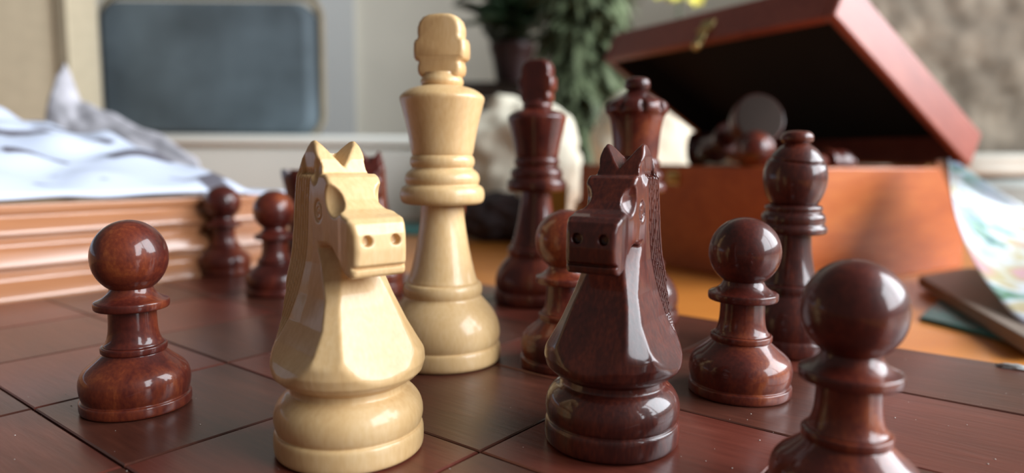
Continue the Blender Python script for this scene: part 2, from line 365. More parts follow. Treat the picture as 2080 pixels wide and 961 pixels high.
# ---- the knights: a distance field carved like the wooden original, meshed with surface nets
def poly_sdf(P, Y, Z):
    P = np.array(P, float); d = np.full(Y.shape, 1e9); s = np.ones(Y.shape)
    n = len(P)
    for i in range(n):
        a, b = P[i], P[i-1]; e = b-a; wy, wz = Y-a[0], Z-a[1]
        t = np.clip((wy*e[0]+wz*e[1])/(e@e), 0, 1)
        d = np.minimum(d, (wy-e[0]*t)**2+(wz-e[1]*t)**2)
        c1 = Z >= a[1]; c2 = Z < b[1]; c3 = e[0]*wz > e[1]*wy
        fl = (c1 & c2 & c3) | (~c1 & ~c2 & ~c3); s = np.where(fl, -s, s)
    return s*np.sqrt(d)
def smax(a, b, k): h = np.clip(.5-.5*(b-a)/-k, 0, 1); h = np.clip(.5+.5*(a-b)/k, 0, 1); return b+(a-b)*h+k*h*(1-h)
def smin(a, b, k): return -smax(-a, -b, k)
def cspline(pts, n=8):
    P = [pts[0]]+list(pts)+[pts[-1]]; out = []
    for i in range(1, len(P)-2):
        p0, p1, p2, p3 = map(np.array, (P[i-1], P[i], P[i+1], P[i+2]))
        for k in range(n):
            t = k/n; out.append(tuple(.5*((2*p1)+(-p0+p2)*t+(2*p0-5*p1+4*p2-p3)*t*t+(-p0+3*p1-3*p2+p3)*t**3)))
    out.append(tuple(pts[-1])); return out
def knight_bust(h=.235):
    xs = np.arange(-16.5, 16.6, h); ys = np.arange(-16.5, 16.6, h); zs = np.arange(10.2, 59.6, h)
    X, Y, Z = np.meshgrid(xs, ys, zs, indexing='ij', sparse=True)
    Y2, Z2 = np.meshgrid(ys, zs, indexing='ij')
    # bell of revolution
    RZ = np.interp(zs, [9, 13.0, 13.6, 14.3, 15.4, 17.2, 19.0, 22, 30], [10.6, 10.7, 11.3, 12.8, 13.9, 14.4, 14.3, 13.9, 13.2])
    bell = np.sqrt(X**2+Y**2)-RZ[None, None, :]
    back = cspline([(-15.6, 8), (-15.2, 15), (-14.0, 20), (-12.2, 26), (-10.9, 32), (-10.1, 38), (-9.6, 44), (-9.1, 49), (-8.3, 53), (-6.6, 56.6), (-4.9, 58.4)])
    bz = [q[1] for q in back]; by = [q[0] for q in back]
    yb = np.interp(zs, bz, by)
    # torso and neck, extruded side profile with a width that grows towards the bell
    torso_p = back[:-9]+[(-6.6, 52), (1, 46), (2.4, 39.5), (4.8, 34.8), (7.6, 28.5), (10.8, 22.5), (13.6, 17.5), (16.5, 12), (16.5, 8)]
    torso2 = poly_sdf(torso_p, Y2, Z2)[None]
    wz = np.interp(zs, [9, 15, 18, 21, 25, 30, 36, 42, 50, 59], [15.5, 14.4, 12.8, 10.7, 8.6, 6.9, 5.8, 5.3, 5.0, 4.8])
    splay = np.clip(-Y-2.5, 0, 8)*.13*np.clip((Z-22)/8, 0, 1)*np.clip((59-Z)/7, 0, 1)
    flank = (np.abs(X)-wz[None, None, :]-splay)*.93
    cham = (np.abs(X)+Y-9.7-(33-Z)*.76)/1.6
    cham = np.where(Z > 40, -9, cham)
    torso = smax(smax(smax(torso2, flank, .55), bell, .6), cham, .22)
    # head
    head_p = [(-8.8, 50.2), (-9.5, 44), (-10.0, 39), (-6, 38), (-1.0, 38.6), (2.6, 39.6), (4.4, 39.2), (7.2, 36.9), (9.4, 35.2), (11.3, 34.5), (12.3, 35.0), (12.5, 36.0), (12.3, 36.45), (12.9, 37.0), (13.2, 39.5), (12.9, 42.3), (12.2, 44.0), (11.0, 44.9),
              (9.2, 45.4), (7.4, 46.2), (5.9, 47.8), (4.2, 50.4), (3.2, 51.8), (2.3, 52.3), (.4, 52.3), (-8.3, 52.3)]
    hd2 = poly_sdf(head_p, Y2, Z2)[None]
    wy = np.interp(ys, [-9, -2, 4, 7, 9, 11, 12.6, 13.3], [5.3, 5.5, 5.3, 5.3, 5.6, 5.6, 5.1, 4.6])
    head = smax(hd2, (np.abs(X)-wy[None, :, None]-splay), .8)
    d = smin(torso, head, .35)
    # ears
    ear_p = [(-9.1, 49), (-8.3, 53), (-7.4, 55.4), (-6.4, 57.2), (-5.2, 58.4), (-3.9, 58.6), (-2.7, 57.6), (-1.1, 55.0), (.1, 52.2), (.1, 49)]
    ear = smax(poly_sdf(ear_p, Y2, Z2)[None], np.abs(X)-5.0, .7)
    notch = (53.5+np.abs(X)*1.22-.10*Y-Z)*-.64
    ear = smax(ear, notch, .35)
    ear = smax(ear, (np.abs(X)-5.1+np.maximum(0, Z-56.2)*.35), .8)
    d = smin(d, ear, .15)
    # thumb cuts beside the brow, hollows under the ears
    sc = np.sqrt(((np.abs(X)-6.5)/1.0)**2+((Y-5.9)/1.05)**2+((Z-48.2)/1.12)**2)-3.25
    d = smax(d, -sc, .25)
    hl = np.sqrt((np.abs(X)-6.5)**2+((Y+1.3)/.9)**2+((Z-53.2)/1.5)**2)-2.2
    d = smax(d, -hl, .25)
    # nostrils
    no = np.sqrt((np.abs(X)-2.75)**2+(Z-41.1)**2)-.98
    no = np.maximum(no, 11.7-Y); d = smax(d, -no, .18)
    # mouth line
    mo = np.maximum(np.abs(Z-36.35)-.16, 11.9-Y)+0*X; d = smax(d, -mo, .2)
    # eyes: ring and pupil groove on the cheeks
    er = np.sqrt(((Y+.2)/.72)**2+(Z-45.6)**2)
    side = np.maximum(3.8-np.abs(X), er-2.6)
    d = d+np.where(np.abs(X) > 3.6, .30*np.exp(-((er-1.75)/.24)**2)+.22*np.exp(-((er-.65)/.25)**2), 0)
    # jaw notch at the throat
    jn = np.sqrt(((np.abs(X)-7.4))**2*.35+((Y-3.2)*1.0)**2+((Z-37.6)*1.0)**2)-1.7
    d = smax(d, -jn, .4)
    # mane: grooves following the nape on both flanks
    e = Y-yb[None, None, :]
    fade = np.clip((Z-19)/6, 0, 1)*np.clip((53.5-Z)/1.0, 0, 1)
    g = sum(np.exp(-((e-c)/.22)**2) for c in (1.0, 1.85, 2.7, 3.55, 4.4, 5.25))
    edge = np.clip((np.abs(X)-3.0), 0, 1)
    d = d+.5*g*fade*edge
    d = np.maximum(d, 12.9-Z)
    # ---- surface nets
    S = d < 0; nx, ny, nz = d.shape
    def cor(a, i, j, k): return a[i:nx-1+i, j:ny-1+j, k:nz-1+k]
    cnt = sum(cor(S, i, j, k).astype(np.int8) for i in (0, 1) for j in (0, 1) for k in (0, 1))
    act = (cnt > 0) & (cnt < 8); idx = np.full(act.shape, -1, np.int64); ii = np.argwhere(act); idx[act] = np.arange(len(ii))
    C = [(i, j, k) for i in (0, 1) for j in (0, 1) for k in (0, 1)]
    V = {c: d[ii[:, 0]+c[0], ii[:, 1]+c[1], ii[:, 2]+c[2]] for c in C}
    acc = np.zeros((len(ii), 3)); m = np.zeros(len(ii))
    for a in C:
        for b in C:
            if a < b and sum(abs(p-q) for p, q in zip(a, b)) == 1:
                va, vb = V[a], V[b]; cr = (va < 0) != (vb < 0)
                t = np.where(cr, va/np.where(va == vb, 1, va-vb), 0)
                p = np.array(a)[None]+t[:, None]*(np.array(b)-np.array(a))[None]
                acc += p*cr[:, None]; m += cr
    P = ii+acc/m[:, None]; P = P*h+np.array([xs[0], ys[0], zs[0]])
    F = []
    for ax in range(3):
        o = [0, 0, 0]; o[ax] = 1
        A = S[:nx-o[0], :ny-o[1], :nz-o[2]]; B = S[o[0]:, o[1]:, o[2]:]
        q = np.argwhere(A != B); sgn = A[q[:, 0], q[:, 1], q[:, 2]]
        u, v = (ax+1) % 3, (ax+2) % 3
        ok = (q[:, u] > 0) & (q[:, v] > 0) & (q[:, u] < d.shape[u]-1) & (q[:, v] < d.shape[v]-1); q = q[ok]; sgn = sgn[ok]
        def nb(du, dv):
            r = q.copy(); r[:, u] -= du; r[:, v] -= dv; return idx[r[:, 0], r[:, 1], r[:, 2]]
        f = np.stack([nb(0, 0), nb(1, 0), nb(1, 1), nb(0, 1)], 1); f[~sgn] = f[~sgn][:, ::-1]; F.append(f)
    F = np.concatenate(F); F = F[(F >= 0).all(1)]
    me = bpy.data.meshes.new('horse_head'); me.vertices.add(len(P)); me.vertices.foreach_set('co', (P/1000).ravel())
    me.loops.add(len(F)*4); me.loops.foreach_set('vertex_index', F.ravel().astype(np.int32))
    me.polygons.add(len(F)); me.polygons.foreach_set('loop_start', np.arange(0, len(F)*4, 4, dtype=np.int32))
    me.update(calc_edges=True); me.validate(); return me
KB = [(13.0, 0), (13.6, .15), (14.0, .7), (14.1, 2.2), (14.05, 3.9), (13.8, 4.5), (13.45, 4.65), (13.45, 4.85), (13.8, 5.5), (14.05, 7.2), (13.7, 9.0), (12.9, 10.3), (11.9, 11.3), (11.2, 11.7), (10.8, 12.0), (10.75, 13.2), (10.7, 14.4)]
MESH = {}
def meshes(kind):
    if kind in MESH: return MESH[kind]
    if kind == 'pawn': ps = [(n, lathe(n, p, 72, 1)) for n, p in PAWN.items()]
    elif kind == 'king': ps = [(n, lathe(n, p, 72, 1)) for n, p in KING.items()]+[('cross', cross_mesh())]
    elif kind == 'queen': ps = [(n, lathe(n, p, 144 if n == 'crown' else 72, 1, queen_mod if n == 'crown' else None)) for n, p in QUEEN.items()]
    elif kind == 'bishop': ps = [(n, lathe(n, p, 72, 0 if n == 'head' else 1, bishop_mod if n == 'head' else None)) for n, p in BISHOP.items()]
    elif kind == 'rook': ps = [(n, lathe(n, p, 96, 1, rook_mod if n == 'turret' else None)) for n, p in ROOK.items()]
    elif kind == 'knight': ps = [('base', lathe('base', KB)), ('horse_head', knight_bust())]
    MESH[kind] = ps; return ps
def piece(kind, x, y, mat, label, group=None, rz=0.0, z=0.0, rot=None, scale=None):
    root = empty('chess_'+kind, (x, y, z), rz)
    if rot: root.rotation_euler = rot
    tag(root, label, 'chess '+kind, group)
    if scale: root.scale = scale
    for n, me in meshes(kind):
        if me.materials and me.materials[0] != mat:
            key = (me.name, mat.name)
            if key not in MESH: c = me.copy(); c.materials.clear(); c.materials.append(mat); MESH[key] = c
            me = MESH[key]
        o = link(n, me, mat, root, True, 50)
        if kind == 'king' and n == 'cross': o['label'] = 'flat rounded cross finial on top of the king'
    return root
R_ = math.radians
piece('knight', -.0309, .1286, M_LIGHT, 'pale cream boxwood knight facing right, front and left of the dark knight', rz=R_(-139.5))
piece('king', -.0190, .1885, M_LIGHT, 'tall pale cream boxwood king standing behind the pale knight', rz=R_(-14))
piece('knight', .0202, .1337, M_DARK2, 'dark red-brown knight in front facing left, with shining neck facet', rz=R_(-210), scale=(.94, .98, 1))
PG = 'dark chess pawns on the board'
piece('pawn', -.0836, .1500, M_DARK, 'dark red-brown pawn standing alone at the far left of the board front', PG, scale=(.94, .94, .985))
piece('pawn', .0552, .1628, M_DARK, 'dark red-brown pawn right of the dark knight, in front of the bishop', PG)
piece('pawn', .0526, .1045, M_DARK, 'largest, nearest dark pawn at lower right, its base cut by the frame', PG, scale=(.94, .94, .96))
piece('pawn', -.1380, .3300, M_DARK, 'small blurred dark pawn furthest back left, beside the moulded wooden case', PG)
piece('pawn', -.0968, .2810, M_DARK, 'small dark pawn just left of the pale knight, before the rook', PG)
piece('pawn', .0145, .1840, M_DARK, 'orange-brown pawn half hidden behind the dark front knight', PG)
piece('pawn', -.0290, .3020, M_DARK, 'dark pawn almost wholly hidden behind the pale king', PG)
piece('king', .0093, .2690, M_DARK, 'dark red-brown king in the background between pale king and queen', rz=R_(-28))
piece('queen', .0418, .2375, M_DARK, 'dark red-brown queen with scalloped crown behind the dark front knight', rz=.2)
piece('bishop', .0817, .2010, M_DARK2, 'dark brown bishop with mitre cut, in front of the open box', rz=.6)
piece('rook', -.0945, .3140, M_DARK2, 'dark rook mostly hidden behind the left edge of pale knight', rz=.1)
piece('knight', -.0590, .2850, M_DARK, 'blurred dark knight behind the pale knight, only ears and cheek showing', rz=R_(-175))

# ------------------------------------------------------------------ open wooden box
BA = .5328
bx = tag(empty('wooden_box', (.3191, .4852, TZ), BA), 'open mahogany box with raised lid and brass clasp, full of chess pieces', 'box')
# local axes: x towards the back-right is zero; -x runs to the front-right corner, +y runs left
BW, BL, BH, T = .181, .2116, .0707, .0065
def bp(n, c, s, mat=M_BOX, parent=bx, bv=.0012, rot=None): return box(n, c, s, mat, parent, rot, bv)
bp('side_wall', (-BW/2, T/2, BH/2), (BW, T, BH)); bp('side_wall', (-BW/2, BL-T/2, BH/2), (BW, T, BH))
bp('front_wall', (-BW+T/2, BL/2, BH/2), (T, BL-2*T-.0004, BH)); bp('back_wall', (-T/2, BL/2, BH/2), (T, BL-2*T-.0004, BH))
bp('bottom_panel', (-BW/2, BL/2, .003), (BW-2*T-.0004, BL-2*T-.0004, .006), M_FELT, bv=0)
TH = .4889; HL = .0257
lidrot = Matrix.Translation((0, 0, BH+.0008)) @ Matrix.Rotation(TH, 4, 'Y')
lid = empty('lid'); lid.parent = bx; lid.matrix_local = lidrot
def lp(n, c, s, mat=M_LID, bv=.0012): return box(n, c, s, mat, lid, None, bv)
lp('lid_side', (-BW/2, T/2, HL/2), (BW, T, HL)); lp('lid_side', (-BW/2, BL-T/2, HL/2), (BW, T, HL))
lp('lid_front', (-BW+T/2, BL/2, HL/2), (T, BL-2*T, HL)); lp('lid_back', (-T/2, BL/2, HL/2), (T, BL-2*T, HL))
lp('lid_top', (-BW/2, BL/2, HL-.002), (BW-2*T+.0004, BL-2*T+.0004, .004))
lp('lid_lining', (-BW/2, BL/2, HL-.0048), (BW-2*T, BL-2*T, .0012), M_FELT, 0)
for a, b_, c_, d_ in ((-BW/2, T+.0004, BW-2*T, .0008), (-BW/2, BL-T-.0004, BW-2*T, .0008)):
    lp('lid_lining', (a, b_, HL/2-.002), (c_, d_, HL-.006), M_FELT, 0)
lp('lid_lining', (-BW+T+.0004, BL/2, HL/2-.002), (.0008, BL-2*T-.002, HL-.006), M_FELT, 0)
# clasp: plate on the lid front with a hanging tongue, catch on the body
bm = bmesh.new()
bm_box(bm, (-BW-.0006, BL*.48, .0120), (.0012, .012, .0085))
bm_box(bm, (-BW-.0014, BL*.48, .0015), (.0012, .007, .018))
bmesh.ops.create_uvsphere(bm, u_segments=14, v_segments=8, radius=.0033, matrix=Matrix.Translation((-BW-.0020, BL*.48, -.0055)))
bmesh.ops.create_cone(bm, cap_ends=True, segments=14, radius1=.0012, radius2=.0012, depth=.013, matrix=Matrix.Translation((-BW-.0016, BL*.48, .0078)) @ Matrix.Rotation(math.pi/2, 4, 'X'))
o = from_bm('clasp', bm, M_BRASS, lid); bevel(o, .0004, 2); o['label'] = 'brass clasp hanging from the lid front'
bm = bmesh.new(); bm_box(bm, (-BW-.0006, BL*.48, BH-.009), (.0012, .011, .009))
bmesh.ops.create_uvsphere(bm, u_segments=14, v_segments=8, radius=.0028, matrix=Matrix.Translation((-BW-.0022, BL*.48, BH-.009)))
o = from_bm('clasp_catch', bm, M_BRASS, bx); o['label'] = 'small round brass catch'
for yy in (BL*.2, BL*.8):
    bm = bmesh.new(); bmesh.ops.create_cone(bm, cap_ends=True, segments=12, radius1=.0018, radius2=.0018, depth=.024, matrix=Matrix.Translation((.0018, yy, BH)) @ Matrix.Rotation(math.pi/2, 4, 'X'))
    o = from_bm('hinge', bm, M_BRASS, bx)
# pieces lying in the box
BM = Matrix.Translation(bx.location) @ Matrix.Rotation(BA, 4, 'Z')
def lie(kind, lx, ly, lz, rot, mat, label):
    p = BM @ Vector((lx, ly, lz)); r = piece(kind, p.x, p.y, mat, label, 'chess pieces lying in the box', z=p.z)
    r.rotation_euler = (rot[0], rot[1], rot[2]+BA); return r
hp = math.pi/2
HP = math.pi
lie('king', -.158, .188, .0225, (hp, 0, 0), M_DARK, 'dark king at the bottom left of the box heap')
lie('queen', -.122, .188, .0225, (hp, 0, 0), M_LIGHT, 'pale queen at the bottom left of the box heap')
lie('king', -.086, .188, .0225, (hp, 0, 0), M_LIGHT, 'pale king at the bottom of the box heap')
lie('bishop', -.158, .024, .0215, (hp, 0, HP), M_DARK, 'dark bishop at the bottom right front of the box')
lie('rook', -.122, .024, .0215, (hp, 0, HP), M_LIGHT, 'pale rook at the bottom right of the box')
lie('bishop', -.086, .024, .0215, (hp, 0, HP), M_LIGHT, 'pale bishop at the bottom right of the box')
lie('queen', -.168, .068, .0545, (hp, 0, hp), M_LIGHT, 'pale queen in the middle layer of the box, near the right')
lie('rook', -.168, .104, .0535, (hp, 0, hp), M_DARK, 'dark rook in the middle layer of the box')
lie('bishop', -.166, .138, .0535, (hp, 0, hp), M_LIGHT, 'pale bishop in the middle layer of the box, towards the left')
lie('rook', -.166, .172, .0545, (hp, 0, hp), M_LIGHT, 'pale rook in the middle layer near the left end of box')
lie('bishop', -.160, .026, .0730, (hp, 0, hp), M_DARK, 'dark bishop lying along the right side just above the box rim')
BI = BM.inverted()
kp = BI @ at(1544, 240, .432); pp = BI @ at(1535, 304, .402)
kk = lie('king', kp.x, kp.y, kp.z, (hp+.24, 0, 2.71), M_DARK2, 'dark king lying on top of the heap, round base turned to the viewer')
fp_ = link('shade_disc', lathe('shade_disc', [(.02, -.5), (14.6, -.5), (14.9, -.4), (14.9, -.02), (.02, -.02)], 48, 0), M_BASESHADE, kk, True, 40); fp_['label'] = 'dull dark brown disc added as shade on the king base'  # added dark disc: paints the box shade onto this king's base
pd = Matrix.Rotation(2.3, 3, 'Z') @ Vector((0, -1, 0))
lie('pawn', pp.x+pd.x*.034, pp.y+pd.y*.034, pp.z, (hp, 0, 2.3+math.pi), M_DARK, 'reddish pawn on the heap, its head at the rim left of the bishop')
lie('bishop', -.100, .168, .0840, (hp, 0, .5), M_DARK2, 'dark bishop lying on the left of the heap')
lie('rook', -.060, .026, .0560, (hp, 0, hp), M_DARK, 'dark rook at the right rear of the box')
# ------------------------------------------------------------------ moulded wooden case at the far left edge of the board
UV = Matrix.Rotation(R_(51.7), 4, 'Z')
ca = tag(empty('wooden_case', UV @ Vector((.03, .3125, TZ)), R_(51.7)), 'orange wooden case with stepped mouldings along the left edge of the board', 'case')
LC = .36; cx = 0.0
box('case_body', (cx, .115, .026), (LC-.01, .20, .052), M_CASE, ca, bv=.001)
def mould(name, prof):
    bm = bmesh.new(); a = []; b = []
    for yy, zz in prof:
        a.append(bm.verts.new((cx-LC/2, yy/1000, (zz+18.2)/1000))); b.append(bm.verts.new((cx+LC/2, yy/1000, (zz+18.2)/1000)))
    n = len(prof)
    for k in range(n): bm.faces.new((a[k], a[(k+1) % n], b[(k+1) % n], b[k]))
    bm.faces.new(a[::-1]); bm.faces.new(b)
    return bevel(from_bm(name, bm, M_CASE, ca), .0007, 3, 20)
mould('moulding', [(0, -18.2), (0, 0.5), (3.5, 5.5), (5.2, 6.8), (5.2, 11.5), (25, 11.5), (25, -18.2)])
mould('moulding', [(3.5, 11.5), (3.5, 13), (6.5, 18.4), (8.6, 19.6), (8.6, 24), (25, 24), (25, 11.5)])
mould('moulding', [(7, 24), (7, 25.5), (10.5, 30.5), (11.5, 31.5), (10.2, 33.0), (10.2, 36.3), (25, 36.3), (25, 24)])
# crumpled white cloth on the case
def grid(name, nu, nv, fn, mat, thick=0.0, parent=None):
    bm = bmesh.new(); vs = [[bm.verts.new(fn(i/(nu-1), j/(nv-1))) for j in range(nv)] for i in range(nu)]
    for i in range(nu-1):
        for j in range(nv-1): bm.faces.new((vs[i][j], vs[i+1][j], vs[i+1][j+1], vs[i][j+1]))
    me = bpy.data.meshes.new(name); bm.to_mesh(me); bm.free()
    o = link(name, me, mat, parent)
    if thick:
        s = o.modifiers.new('solid', 'SOLIDIFY'); s.thickness = thick; s.offset = 0
    return o
def nz(x, y, z=0.0): return mnoise.noise(Vector((x, y, z)))
CT = .0346                                    # top of the case body (local z + TZ handled below)
def cloth(s, t):
    x = -.175+.375*s - .09*t*s; y = .0135+.26*t
    z = .0550+.0015+.060*t**.75*(1-.05*max(0, s-.62)/.38)
    z += .0038*math.sin(x*110+2*nz(x*20, y*20))*math.sin(y*120+1)*(.3+.7*min(1, t*4))+.006*nz(x*40, y*40, 3)*min(1, t*5)
    edge = max(0, s-.9)/.1
    z = max(.0552, z-.02*edge)
    return (x, y, z)
cl = grid('crumpled_cloth', 90, 70, cloth, M_CLOTH, .0012)
cl.location = ca.location; cl.rotation_euler = ca.rotation_euler
tag(cl, 'crumpled white cloth with rows of dark dashes on top of the wooden case', 'cloth')
def flap(s, t):                               # raised lilac fold running from a peak down to the right
    a = [at(132, 128, .55), at(165, 205, .53), at(240, 238, .51), at(330, 278, .48), at(400, 325, .45), at(432, 392, .42)]
    b = [at(92, 245, .51), at(140, 305, .49), at(220, 335, .47), at(300, 352, .45), at(370, 368, .435), at(425, 408, .412)]
    k = min(4, int(s*5)); f = s*5-k
    p = a[k].lerp(a[k+1], f); q = b[k].lerp(b[k+1], f)
    r = p.lerp(q, t); r.z += .003*nz(s*9, t*5); r.y -= .004*math.sin(t*math.pi)
    return r
fl = grid('cloth_fold', 50, 14, flap, M_FLAP, .0016)
fl.parent = cl; fl.matrix_parent_inverse = (Matrix.Translation(ca.location) @ UV).inverted(); fl['label'] = 'pointed greyish lilac fold rising from the cloth'

# ------------------------------------------------------------------ things beyond the board, left to centre
def lumpy(name, c, s, mat, amp, freq, sub=5, power=3.0, parent=None, seed=0.0):
    bm = bmesh.new(); bmesh.ops.create_icosphere(bm, subdivisions=sub, radius=1.0)
    for v in bm.verts:
        d = v.co.normalized(); m = (abs(d.x)**power+abs(d.y)**power+abs(d.z)**power)**(1/power)
        q = d/m; n = mnoise.noise(q*freq+Vector((seed, seed*2, 0)))+.5*mnoise.noise(q*freq*2.3+Vector((seed, 0, 5)))
        q = q*(1+amp*n); v.co = Vector((q.x*s[0]/2, q.y*s[1]/2, q.z*s[2]/2))
    zmin = -s[2]/2
    for v in bm.verts: v.co.z = max(v.co.z, zmin)
    o = from_bm(name, bm, mat, parent, True, None); o.location = (c[0], c[1], c[2]); return o
# beige cardboard carton
p0 = at(158, 400, .86)
cb = tag(empty('cardboard_box', (p0.x, .86, TZ), R_(9)), 'tall beige cardboard carton at the far left behind the white cloth', 'box')
box('carton_body', (-.17, .045, .19), (.34, .09, .38), M_BEIGE, cb, bv=.004)
box('carton_flap', (-.17, -.004, .345), (.336, .004, .07), M_BEIGE, cb, bv=.001)
box('carton_tape', (-.006, -.003, .165), (.012, .003, .27), M_TAN, cb)
# low white chest carrying the slate backrest
a0, a1 = at(300, 270, .80), at(862, 270, .80)
wc = tag(empty('storage_chest', ((a0.x+a1.x)/2, .80, TZ)), 'low off-white chest behind the pale knight, slate cushion on it', 'chest')
wd = a1.x-a0.x; ht = a0.z-TZ
box('chest_body', (0, .16, (ht-.014)/2), (wd, .32, ht-.014), M_WBOX, wc, bv=.006)
box('chest_lid', (0, .16, ht-.0075), (wd+.008, .33, .013), M_WBOX, wc, bv=.004)
# slate cushion
c0, c1 = at(172, 20, .98), at(636, 20, .98)
sl = tag(empty('slate_cushion', ((c0.x+c1.x)/2, .99, TZ+ht+.001), 0), 'large slate-grey square cushion with tan edge leaning at the wall', 'cushion')
sw = c1.x-c0.x; sh = at(600, -6, .98).z-(TZ+ht)
def rr(w_, h_, r, n=8):
    out = []
    for cx_, cz_, a in ((w_/2-r, h_-r, 0), (-w_/2+r, h_-r, 90), (-w_/2+r, r, 180), (w_/2-r, r, 270)):
        for k in range(n+1):
            t = R_(a+90*k/n); out.append((cx_+r*math.cos(t), cz_+r*math.sin(t)))
    return out
bm = bmesh.new(); R1 = rr(sw-.006, sh, .028); lay = []
for yy, ins in ((0, 1), (.02, .35), (.045, .35), (.06, 1)):
    lay.append([bm.verts.new((x_*(1-.06*(ins)), yy, sh/2+(z_-sh/2)*(1-.06*ins) )) for x_, z_ in R1])
for A, B in zip(lay, lay[1:]):
    n = len(A)
    for k in range(n): bm.faces.new((A[k], A[(k+1) % n], B[(k+1) % n], B[k]))
bm.faces.new(lay[0]); bm.faces.new(lay[-1][::-1])
o = from_bm('cushion_cover', bm, M_SLATE, sl, True, 60); bevel(o, .006, 3, 20)
bm = bmesh.new(); R2 = rr(sw, sh+.004, .030, 10); n = len(R2); rg = []
for k in range(n):
    x_, z_ = R2[k]; t = Vector((R2[(k+1) % n][0]-R2[k-1][0], 0, R2[(k+1) % n][1]-R2[k-1][1])).normalized(); nn = Vector((t.z, 0, -t.x))
    rg.append([bm.verts.new(Vector((x_, .03, z_))+nn*(.0045*math.cos(a))+Vector((0, .0045*math.sin(a), 0))) for a in [2*math.pi*q/8 for q in range(8)]])
for k in range(n):
    for q in range(8): bm.faces.new((rg[k][q], rg[(k+1) % n][q], rg[(k+1) % n][(q+1) % 8], rg[k][(q+1) % 8]))
o = from_bm('piping', bm, M_TAN, sl); o['label'] = 'tan piping around the edge'; o.location.z = .0045
# small dark knob on the wall plug area
sp = at(790, 262, .795)
# teal mat under the chest front
m0 = at(745, 495, .66); m1 = at(1010, 495, .66)
tm = box('table_mat', ((m0.x+m1.x)/2, .725, TZ+.0021), (m1.x-m0.x+.02, .12, .004), M_TEAL, bv=.001)
tag(tm, 'thin teal mat lying on the table behind the two kings', 'mat')
# cream cloth bundle behind dark king, second one behind queen
def bundle(x0, x1, ytop, Y, mat, name, label, cat, depth=.10, amp=.12, freq=1.6, power=2.6, seed=0.0):
    l, r_ = at(x0, 330, Y), at(x1, 330, Y); top = at((x0+x1)/2, ytop, Y).z; h_ = top-TZ
    o = lumpy(name, ((l.x+r_.x)/2, Y, TZ+h_/2+.0005), (r_.x-l.x, depth, h_), mat, amp, freq, 5, power, None, seed)
    return tag(o, label, cat)
bundle(935, 1178, 205, .745, M_CREAM, 'cloth_bundle', 'crumpled cream cloth bundle standing behind the dark king', 'cloth', .10, .16, 1.9, 2.3, 3.1)
bundle(1205, 1420, 190, .93, M_CREAM, 'cloth_bundle', 'rounded cream cloth bundle behind the queen and open box', 'cloth', .12, .12, 1.5, 2.5, 6.2)
bundle(935, 1085, 395, .635, M_DARKCL, 'leather_pouch', 'small dark brown pouch lying left of the dark king', 'pouch', .06, .25, 2.4, 2.4, 1.1)
yb0 = at(1106, 372, .60); yb1 = at(1152, 372, .60)
o = box('yellow_carton', ((yb0.x+yb1.x)/2, .61, (TZ+yb0.z)/2+.0003), (yb1.x-yb0.x, .02, yb0.z-TZ-.0003), M_YEL, rot=Matrix.Rotation(.15, 4, 'Z'), bv=.002)
tag(o, 'small mustard yellow carton between dark king and front knight', 'carton')
# plant stand, pot, broad-leaved plant
s0, s1 = at(925, 166, 1.28), at(1128, 166, 1.28)
st = tag(empty('plant_stand', ((s0.x+s1.x)/2, 1.36, TZ)), 'dark low plant stand carrying the maroon pot', 'stand')
sth = s0.z-TZ; swd = s1.x-s0.x
box('stand_top', (0, 0, sth-.008), (swd, .17, .016), M_STAND, st, bv=.002)
for sx in (-1, 1):
    for sy in (-1, 1): box('leg', (sx*(swd/2-.012), sy*.07, (sth-.0165)/2), (.014, .014, sth-.0165), M_STAND, st)
box('back_panel', (0, .055, (sth-.02)/2), (swd-.04, .006, sth-.022), M_GREYB, st)['label'] = 'grey-blue panel under the stand top'
pc = at(1040, 160, 1.36)
bp_ = tag(empty('potted_plant', (pc.x, 1.36, TZ+sth+.0005)), 'potted plant with broad dark green leaves on the dark stand', 'plant')
me = lathe('pot', [(28, 0), (30, 1), (34, 30), (40, 62), (43, 66), (44, 78), (42, 80), (38, 78), (37, 70), (.02, 70)], 40, 1); link('pot', me, M_POT, bp_, True, 40)
def leaf_bm(bm, base, d, L, wdt, droop, n=5, up=Vector((0, 0, 1))):
    d = d.normalized(); sd = d.cross(up).normalized(); rows = []
    for k in range(n+1):
        t = k/n; p = base+d*(L*t)+Vector((0, 0, -droop*L*t*t)); ww = wdt*math.sin(math.pi*min(1, t*.94+.05))**.8/2
        rows.append((bm.verts.new(p-sd*ww+Vector((0, 0, ww*.25))), bm.verts.new(p), bm.verts.new(p+sd*ww+Vector((0, 0, ww*.25)))))
    for a, b in zip(rows, rows[1:]):
        bm.faces.new((a[0], a[1], b[1], b[0])); bm.faces.new((a[1], a[2], b[2], b[1]))
rnd = random.Random(4)
for k in range(26):
    a = k*2.4+rnd.uniform(-.2, .2); el = rnd.uniform(.05, 1.15); L = rnd.uniform(.09, .15)
    bm = bmesh.new(); d = Vector((math.cos(a)*math.cos(el), math.sin(a)*math.cos(el), math.sin(el)))
    hz = rnd.uniform(.07, .15); leaf_bm(bm, Vector((.012*math.cos(a), .012*math.sin(a), hz)), d, L, L*.62, rnd.uniform(.2, .6))
    o = from_bm('leaf', bm, M_LEAF, bp_); s_ = o.modifiers.new('solid', 'SOLIDIFY'); s_.thickness = .0008
bm = bmesh.new(); bmesh.ops.create_cone(bm, cap_ends=True, segments=8, radius1=.006, radius2=.003, depth=.12, matrix=Matrix.Translation((0, 0, .12))); from_bm('stem', bm, M_LEAF, bp_)
